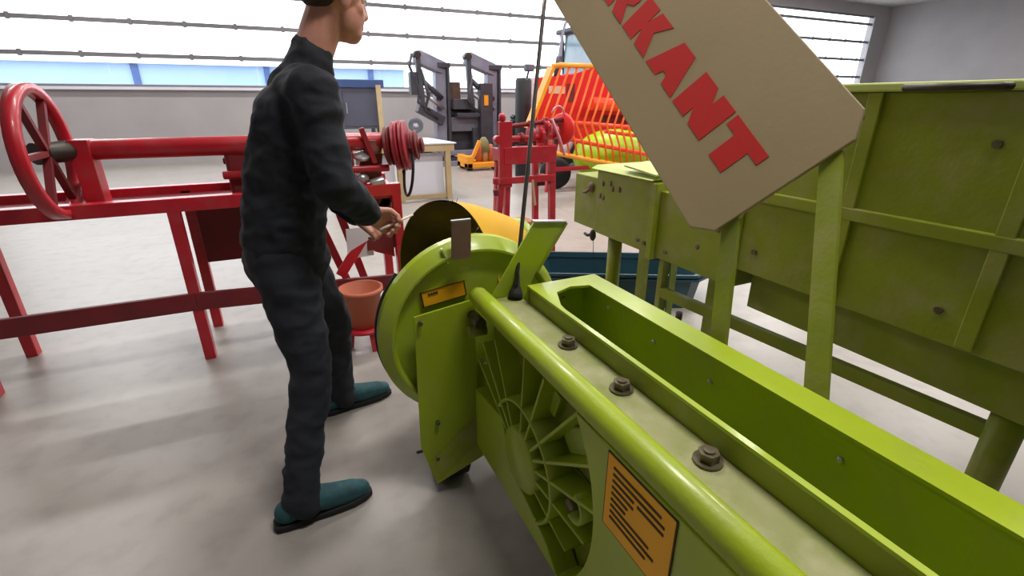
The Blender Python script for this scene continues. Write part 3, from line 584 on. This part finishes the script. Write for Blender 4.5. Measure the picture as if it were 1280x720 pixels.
lp('mast', MB().bar((4.45, 11.0, 1.75), (4.45, 11.0, .2), .30, .2)); lp('mast_plate', MB().b2(4.15, 4.4, 11.05, 11.2, .25, .8)); lp('lower_block', MB().b2(3.6, 4.7, 11.3, 11.6, .16, .75)); lp('yellow_tag', MB().b2(4.38, 4.48, 10.88, 10.9, 1.28, 1.50), YELO, 0)
lp('carriage', MB().b2(2.72, 2.92, 10.9, 11.1, 1.5, 1.95)); lp('hose', MB().tube([(2.78, 10.9, 2.3), (2.72, 10.9, 2.05), (2.9, 10.9, 1.6), (2.85, 10.9, 1.35), (3.1, 10.9, 1.2)], .03), CHAR, 0); lp('hose', MB().tube([(2.95, 10.9, 2.0), (3.1, 10.9, 1.5), (3.0, 10.9, 1.2), (3.3, 11, 1.0)], .035), CHAR, 0)
lp('hose', MB().tube([(4.1, 10.9, 1.9), (4.0, 10.9, 1.4), (4.2, 10.9, 1.15)], .03), CHAR, 0); lp('link_bar', MB().bar((2.85, 10.95, 1.25), (3.45, 11.1, .95), .14, .2)); lp('skid', MB().b2(3.3, 5.0, 10.7, 10.85, .0, .10), GREYM); lp('box_on_top', MB().b2(3.7, 4.0, 11.4, 11.6, 1.42, 1.78), RUST)
lp('skid', MB().b2(3.3, 5.0, 10.85, 11.0, .22, .32), GREYM)

# ================================================================== PALLET JACK
PJ = thing('pallet_jack', 'yellow hand pallet jack carrying a wood-brown load beside the loader', 'pallet jack', (3.9, 9.8, 0))
MB().bar((3.60, 9.8, .16), (3.82, 9.8, .60), .08, .07).build('tow_bar', YELO, PJ, bevel=.01); MB().b2(3.50, 4.25, 9.70, 9.90, .06, .16).build('fork', YELO, PJ, bevel=.01); MB().b2(3.50, 4.25, 10.15, 10.35, .06, .16).build('fork', YELO, PJ, bevel=.01)
MB().b2(3.5, 3.62, 9.7, 10.35, .06, .30).build('fork_bridge', YELO, PJ, bevel=.01)
for x in (3.58, 4.15):
    for y in (9.8, 10.25): MB().cyl((x, y-.05, .06), (x, y+.05, .06), .06).build('wheel', BLACK, PJ)
LD = thing('gas_bottle_load', 'bundle of brown cylinders with a green cap on the pallet jack', 'load', (3.97, 10.0, .16))
for x, c in ((3.86, TERRA), (3.99, WOOD), (4.12, TERRA)): MB().lathe([(0, 0), (.07, 0), (.07, .28), (.05, .34), (0, .36)], (x, 9.95, .162), (0, 0, 1), 16).build('cylinder', c, LD)
MB().lathe([(0, 0), (.16, 0), (.10, .22), (.04, .3), (0, .3)], (3.99, 10.0, .36), (0, 0, 1), 18).build('cap', mat('olive_cap', (128, 120, 78), .7), LD)

# ================================================================== ORANGE HAY REEL
HR = thing('hay_rake', 'orange tined rake basket with a yellow frame in front of the red tractor', 'machine', (4.5, 6.6, 0))
def hp(name, mb, m=ORANGE): return mb.build(name, m, HR)
def pt(x, z, dy=0): return Vector((x, 6.5+dy, z))
hp('frame_top', MB().tube([pt(3.66, 1.84), pt(3.8, 1.86), pt(5.35, 1.86)], .035), YELO); hp('frame_side', MB().bar(pt(3.64, 1.82), pt(3.28, 1.02), .05, .16, up=(0, 1, 0)), YELO); hp('frame_bottom', MB().tube([pt(3.72, .66), pt(4.4, .52), pt(5.75, .26)], .035), YELO)
NT = 17
for i in range(NT):
    xt = 3.80+i*.135; zt = 1.83
    xk, zk = 3.44+i*.137, 1.14-i*.012
    xb2, zb2 = 3.72+i*.140, .66-i*.024
    hp('tine', MB().tube([pt(xt, zt, .0), pt((xt*.3+xk*.7), zk+.22, -.12), pt(xk, zk, -.16), pt((xk+xb2)/2+.02, (zk+zb2)/2, -.10), pt(xb2, zb2, 0)], .018, n=6))
hp('reel_rail', MB().tube([pt(3.8, 1.10, -.13), pt(6.0, .92, -.13)], .030), mat('red_orange_rail', (250, 74, 36), .4)); hp('reel_rail', MB().tube([pt(4.55, .95, -.10), pt(5.7, .80, -.10)], .028), mat('red_orange_rail', (0, 0, 0))); hp('reel_rail', MB().tube([pt(3.9, .86, -.05), pt(6.0, .46, -.05)], .030), mat('red_orange_rail', (0, 0, 0)))
hp('back_sheet', MB().prism([(4.10, 7.75, 1.74), (4.75, 7.75, 1.80), (5.3, 7.75, 1.96), (7.0, 7.75, 1.96), (7.0, 7.75, .9), (4.10, 7.75, .66)], (0, .03, 0)), BRED); hp('roller', MB().cyl((5.0, 7.5, 1.34), (7.0, 7.5, 1.26), .11), mat('red_orange_rail', (0, 0, 0)))
hp('pale_mark', MB().b2(4.30, 4.62, 7.742, 7.749, 1.50, 1.62), mat('mark_beige', (226, 190, 160), .6)); hp('dark_slot', MB().b2(4.66, 4.82, 7.742, 7.749, 1.36, 1.66), REDD); hp('dark_slot', MB().b2(5.4, 6.2, 7.742, 7.749, 1.0, 1.14), REDD)
hp('sheet_arm', MB().bar(pt(3.9, .95, .4), (4.2, 7.75, .95), .06, .08), RED); hp('sheet_arm', MB().bar(pt(5.8, .95, .4), (6.0, 7.75, .95), .06, .08), RED)
hp('leg', MB().bar(pt(3.9, 1.0, .4), pt(3.85, 0, .4), .07, .07), RED); hp('leg', MB().bar(pt(5.8, 1.0, .4), pt(5.8, 0, .4), .07, .07), RED); hp('axle_wheel', MB().lathe([(0, 0), (.2, 0), (.26, .03), (.26, .11), (.2, .14), (0, .14)], pt(4.10, .26, .55), (.3, 1, 0), 28), BLACK)
hp('crossbar', MB().bar(pt(3.85, .35, .4), pt(5.8, .35, .4), .06, .06), RED)
# corrugated lime drum inside the rake, seen through the tines
d = MB(); prof = [(0, 0)]
for i in range(17): prof.append((.43*math.sqrt(1-((i-8)/8.25)**2)+.014*(i % 2), i*.09))
prof.append((0, 1.45)); d.lathe(prof, (4.50, 7.12, .50), (1, -.10, 0), 40); hp('lime_drum', d, mat('bright_lime', (178, 220, 30), .4, rgb2=(150, 196, 24), nscale=4))
hp('drum_shaft', MB().cyl((4.0, 7.2, .50), (6.1, 6.94, .50), .03), DARKST)

# ================================================================== TRACTOR
TR = thing('tractor', 'red tractor with a pale glazed cab and exhaust pipe near the window', 'tractor', (6.8, 10.2, 0))
def tp(name, mb, m=BRED, bev=.02): return mb.build(name, m, TR, bevel=bev)
tp('bonnet', MB().prism([(5.15, 9.8, 1.05), (5.15, 9.8, 1.72), (5.35, 9.8, 1.86), (6.5, 9.8, 1.98), (6.5, 9.8, 1.05)], (0, .8, 0))); tp('chassis', MB().b2(5.2, 8.2, 9.95, 10.45, .6, 1.05), CHAR)
tp('cab_base', MB().b2(6.45, 8.0, 9.5, 10.9, 1.05, 1.75)); tp('cab_roof', MB().b2(6.22, 8.1, 9.45, 10.95, 2.80, 2.90), CHAR, .03)
for x, y in ((6.45, 9.55), (6.45, 10.85), (7.95, 9.55), (7.95, 10.85)): tp('cab_post', MB().bar((x-.12 if x < 7 else x, y, 2.84), (x, y, 1.74), .07, .07), CHAR, .01)
for a, b in (((6.42, 9.58), (7.92, 9.58)), ((6.42, 10.82), (7.92, 10.82)), ((6.40, 9.6), (6.40, 10.8)), ((7.96, 9.6), (7.96, 10.8))): tp('cab_pane', MB().bar((*a, 2.29), (*b, 2.29), .012, 1.02), CABGL, 0)
tp('exhaust', MB().tube([(5.62, 9.75, 1.85), (5.66, 9.75, 2.2), (5.70, 9.75, 2.62), (5.76, 9.75, 2.86), (5.86, 9.75, 2.98), (6.0, 9.75, 3.0)], [.05, .05, .028, .028, .035, .035], n=12), GREYM, 0); tp('silencer', MB().cyl((5.60, 9.75, 1.85), (5.66, 9.75, 2.25), .075), CHAR, 0)
def wheel(x, y, r, wd):
    W = tp('wheel', MB().lathe([(r*.55, 0), (r*.9, 0), (r, .06), (r, wd-.06), (r*.9, wd), (r*.55, wd)], (x, y, r), (0, 1, 0), 40), BLACK, 0)
    MB().lathe([(0, .06), (r*.3, .06), (r*.56, .02), (r*.56, wd-.02), (0, wd-.05)], (x, y, r), (0, 1, 0), 30).build('rim', BOARD, W)
    n = 22
    for k in range(n):
        t = 2*PI*k/n; MB().box((x+math.cos(t)*(r+.01), y+wd*(.3 if k % 2 else .7), r+math.sin(t)*(r+.01)), (.05, wd*.55, .09), (0, -t, 0)).build('tread_lug', BLACK, W)
wheel(5.55, 9.35, .58, .35); wheel(5.55, 10.75, .58, .35); wheel(7.7, 9.0, .88, .5); wheel(7.7, 10.9, .88, .5)
tp('mudguard', MB().lathe([(.95, 0), (.95, .5)], (7.7, 9.0, .88), (0, 1, 0), 20, a0=0, a1=PI, ref=(1, 0, 0)), BRED, 0)
SC = thing('black_cylinder_tank', 'upright black tank with a pale cap left of the tractor', 'tank', (4.2, 8.5, 0))
MB().lathe([(0, 0), (.135, 0), (.145, .05), (.145, 1.72), (.12, 1.77), (0, 1.77)], (4.19, 8.5, 0), (0, 0, 1), 28).build('tank_body', mat('tank_black', (26, 28, 34), .5, rgb2=(20, 22, 28), nscale=5), SC); MB().b2(4.335, 4.39, 8.46, 8.54, 0, 1.77).build('side_pipe', BOARD, SC, bevel=.01)
MB().cyl((4.26, 8.5, 1.76), (4.30, 8.5, 1.90), .018).build('lamp_stem', CHAR, SC); MB().b2(4.22, 4.39, 8.44, 8.56, 1.88, 2.0).build('lamp_head', GREYC, SC, bevel=.02)

# ================================================================== PERSON
def chain(mb, pts, n=14):                  # pts: ((x,y,z), r) blended limb made of balls and cones
    for (p, r) in pts: mb.ball(p, r, n, 10)
    for (p, r), (q, r2) in zip(pts[:-1], pts[1:]): mb.cyl(p, q, r, r2, n=n, cap=True)
from mathutils import noise
def skinned(mb, name, m, parent, voxel, smooth=6, fold=0.0):
    o = mb.build(name, m, parent)
    md = o.modifiers.new('fuse', 'REMESH'); md.mode = 'VOXEL'; md.voxel_size = voxel; md.use_smooth_shade = True
    sm = o.modifiers.new('relax', 'SMOOTH'); sm.iterations = smooth; sm.factor = .5
    dg = bpy.context.evaluated_depsgraph_get(); me = bpy.data.meshes.new_from_object(o.evaluated_get(dg))
    o.modifiers.clear(); old = o.data; o.data = me; bpy.data.meshes.remove(old)
    if fold:                                # cloth folds: ridged noise, finer along the limb than across it
        nr = [v.normal.copy() for v in me.vertices]
        for v, n in zip(me.vertices, nr):
            p = Vector((v.co.x*7, v.co.y*7, v.co.z*11)); a = noise.noise(p); b = noise.noise(p*2.3+Vector((5, 1, 2)))
            v.co += n*fold*(1-2*abs(a)+.5*(1-2*abs(b))-.6)
    me.polygons.foreach_set('use_smooth', [True]*len(me.polygons)); return o
PE = thing('person', 'person in navy jacket, dark trousers and teal shoes standing beside the baler, holding a stick', 'person', (.02, 1.85, 0))
HD = Vector((.236, 1.85, 1.708))
NECK = Vector((.125, 1.845, 1.50))
shN, elN, wrN = Vector((.115, 1.665, 1.415)), Vector((.135, 1.60, 1.155)), Vector((.245, 1.71, 1.030))
shF, elF, wrF = Vector((.10, 2.03, 1.415)), Vector((.10, 2.09, 1.15)), Vector((.22, 1.86, 1.00))
hipN, knN, anN = Vector((-.045, 1.75, .90)), Vector((-.02, 1.63, .50)), Vector((-.125, 1.50, .10))
hipF, knF, anF = Vector((-.02, 1.94, .90)), Vector((.10, 2.05, .50)), Vector((.085, 2.13, .10))
pel, wst, chs = Vector((-.035, 1.845, .95)), Vector((.0, 1.845, 1.12)), Vector((.065, 1.845, 1.32))
bd = MB()
chain(bd, [(pel, .10), (wst, .10), (chs, .11), (NECK, .062), (HD+Vector((-.035, 0, -.05)), .062)])
for a, b, c in ((hipN, knN, anN), (hipF, knF, anF)): chain(bd, [(pel, .09), (a, .075), (b, .05), (c, .035), (c+Vector((.12, .01, -.05)), .03)])
for a, b, c in ((shN, elN, wrN), (shF, elF, wrF)): chain(bd, [(chs+Vector((.02, 0, .06)), .08), (a, .05), (b, .038), (c, .026)])
tilt = Matrix.Rotation(math.radians(24), 3, 'Z') @ Matrix.Rotation(math.radians(9), 3, 'Y') @ Matrix.Scale(1.06, 3)
def hp_(x, y, z): return HD+tilt@Vector((x, y, z))
bd.ball(hp_(-.012, 0, .03), (.098, .076, .092), 24, 18, tilt); bd.ball(hp_(.028, 0, -.045), (.062, .056, .075), 22, 16, tilt); bd.ball(hp_(.062, 0, -.098), (.026, .028, .022), 14, 10)
chain(bd, [(hp_(.080, 0, .026), .012), (hp_(.092, 0, -.006), .014), (hp_(.102, 0, -.028), .0145), (hp_(.086, 0, -.040), .012)]); bd.ball(hp_(.046, 0, -.035), (.050, .050, .062), 20, 14, tilt); bd.ball(hp_(.052, 0, -.085), (.038, .040, .034), 18, 12, tilt); bd.ball(hp_(.094, .012, -.03), .010); bd.ball(hp_(.094, -.012, -.03), .010)
chain(bd, [(hp_(.068, -.042, .034), .013), (hp_(.086, 0, .036), .013), (hp_(.068, .042, .034), .013)])
chain(bd, [(hp_(.078, -.022, -.066), .008), (hp_(.092, 0, -.063), .009), (hp_(.078, .022, -.066), .008)]); chain(bd, [(hp_(.074, -.02, -.077), .008), (hp_(.088, 0, -.076), .009), (hp_(.074, .02, -.077), .008)])
for s in (-1, 1):
    bd.ball(hp_(-.016, s*.080, -.010), (.023, .012, .036), 14, 10, tilt); bd.ball(hp_(.048, s*.036, -.022), (.026, .022, .026))
# hands: palm, four fingers curled round the stick, thumb from the palm's side
def hand(wr, grip, axis, side):
    d = (grip-wr).normalized(); ax = Vector(axis).normalized(); nrm = ax.cross(d).normalized()*side
    pm = wr+d*.052
    for k in (-1.5, -.5, .5, 1.5): chain(bd, [(wr+d*.004+ax*k*.009, .018), (wr+d*.085+ax*k*.0205, .0125)])
    for k, L in ((-1.5, .8), (-.5, .96), (.5, 1.0), (1.5, .9)):
        k0 = wr+d*.085+ax*k*.0215; a = k0+(d*.72+nrm*.70)*.034*L; b = a+(d*-.15+nrm*.98)*.026*L; c = b+(d*-.92+nrm*.25)*.022*L
        chain(bd, [(k0, .0105), (a, .0098), (b, .0092), (c, .0082)], 10)
    t0 = wr+d*.028+ax*.024; t1 = t0+d*.034+ax*.022+nrm*.016; t2 = t1+d*.026+nrm*.024-ax*.004
    chain(bd, [(t0, .015), (t1, .0115), (t2, .0095)], 10)
    return wr+d*.088+nrm*.026
gripN = wrN+Vector((.075, .045, -.050)); axN = Vector((.78, .20, .30))
axN = (axN-(gripN-wrN).normalized()*axN.dot((gripN-wrN).normalized())).normalized()
cN = hand(wrN, gripN, axN, -1)
gripF = wrF+Vector((.07, -.05, -.05)); axF = Vector((.75, .3, .3)); axF = (axF-(gripF-wrF).normalized()*axF.dot((gripF-wrF).normalized())).normalized()
cF = hand(wrF, gripF, axF, 1)
BODY = skinned(bd, 'body', SKIN, PE, .0045, 5)
hr = MB(); hr.ball(hp_(-.024, 0, .050), (.098, .083, .086), 26, 18, tilt); hr.ball(hp_(-.050, 0, .012), (.066, .074, .066), 22, 14, tilt)
skinned(hr, 'hair', HAIR, PE, .008, 5)
for s in (-1, 1):
    MB().ball(hp_(.072, s*.032, .010), .0125, 14, 10).build('eye', EYEW, PE); MB().ball(hp_(.080, s*.033, .010), .0066, 10, 8).build('iris', IRIS, PE)
jk = MB(); chain(jk, [(pel+Vector((0, -.05, .0)), .135), (wst+Vector((0, -.045, 0)), .132), (chs+Vector((0, -.06, .0)), .135), (chs+Vector((.03, -.09, .09)), .09)]); chain(jk, [(pel+Vector((0, .05, .0)), .135), (wst+Vector((0, .045, 0)), .132), (chs+Vector((0, .06, .0)), .135), (chs+Vector((.03, .09, .09)), .09)])
chain(jk, [(pel+Vector((0, -.05, -.07)), .14), (pel+Vector((0, .05, -.07)), .14)]); chain(jk, [(chs+Vector((.03, 0, .10)), .10), (NECK+Vector((0, 0, -.01)), .075), (NECK+Vector((.012, 0, .035)), .068)])
for a, b, c in ((shN, elN, wrN), (shF, elF, wrF)): chain(jk, [(chs+Vector((.03, (a.y-chs.y)*.55, .08)), .09), (a, .080), (a.lerp(b, .5), .070), (b, .062), (b.lerp(c, .55), .056), (c+(b-c).normalized()*.012, .047)])
JK = skinned(jk, 'jacket', NAVY, PE, .009, 5, .010)
tr = MB()
for a, b, c in ((hipN, knN, anN), (hipF, knF, anF)): chain(tr, [(pel+Vector((0, (a.y-pel.y)*.5, -.02)), .115), (a+Vector((0, 0, -.02)), .105), (a.lerp(b, .5), .088), (b, .070), (b.lerp(c, .5), .062), (c+Vector((.0, 0, .0)), .060), (c+Vector((.01, 0, -.03)), .062)])
skinned(tr, 'trousers', TROU, PE, .010, 5, .009)
def shoe(an, dirx, diry):
    d = Vector((dirx, diry, 0)).normalized(); s = MB(); n = Vector((-d.y, d.x, 0)); b = Vector((an.x, an.y, 0))
    up = MB(); chain(up, [(b-d*.05+Vector((0, 0, .055)), .042), (b+d*.03+Vector((0, 0, .075)), .048), (b+d*.10+Vector((0, 0, .055)), .046), (b+d*.17+Vector((0, 0, .045)), .042), (b+d*.205+Vector((0, 0, .04)), .034)]); chain(up, [(b-d*.01+Vector((0, 0, .08)), .045), (b+Vector((0, 0, .12)), .046)])
    S = skinned(up, 'shoe', TEAL, PE, .007, 4)
    so = MB(); out = []
    for t, wd in ((-.098, .018), (-.09, .034), (-.05, .042), (.03, .040), (.10, .046), (.17, .046), (.215, .034), (.243, .014)): out.append((t, wd))
    ring = [b+d*t+n*wd for t, wd in out]+[b+d*t-n*wd for t, wd in out[::-1]]
    so.prism(ring, (0, 0, .026)); so.build('sole', SOLE, S, bevel=.006)
    for k in range(4):
        q = b+d*(.06+.025*k)+Vector((0, 0, .108-.012*k)); MB().tube([q-n*.03+Vector((0, 0, -.006)), q+Vector((0, 0, .004)), q+n*.03+Vector((0, 0, -.006))], .004, n=6).build('lace', SOLE, S)
shoe(anN, 1, .08); shoe(anF, 1, .16)
JZ = MB(); JZ.tube([chs+Vector((.128, 0, -.35)), chs+Vector((.138, 0, -.12)), chs+Vector((.132, 0, .02)), NECK+Vector((.07, 0, .0))], .005, n=6); JZ.build('zip', CHAR, JK)
sd = Vector((.90, .30, .22)).normalized()
SK = MB(); SK.tube([cN-sd*.045, cN+sd*.0, cN+sd*.10], [.0045, .005, .0035], n=10); tag(SK.build('stick', IVORY, base=tuple(cN)), 'thin ivory stick held in the hand of the person in navy', 'stick')
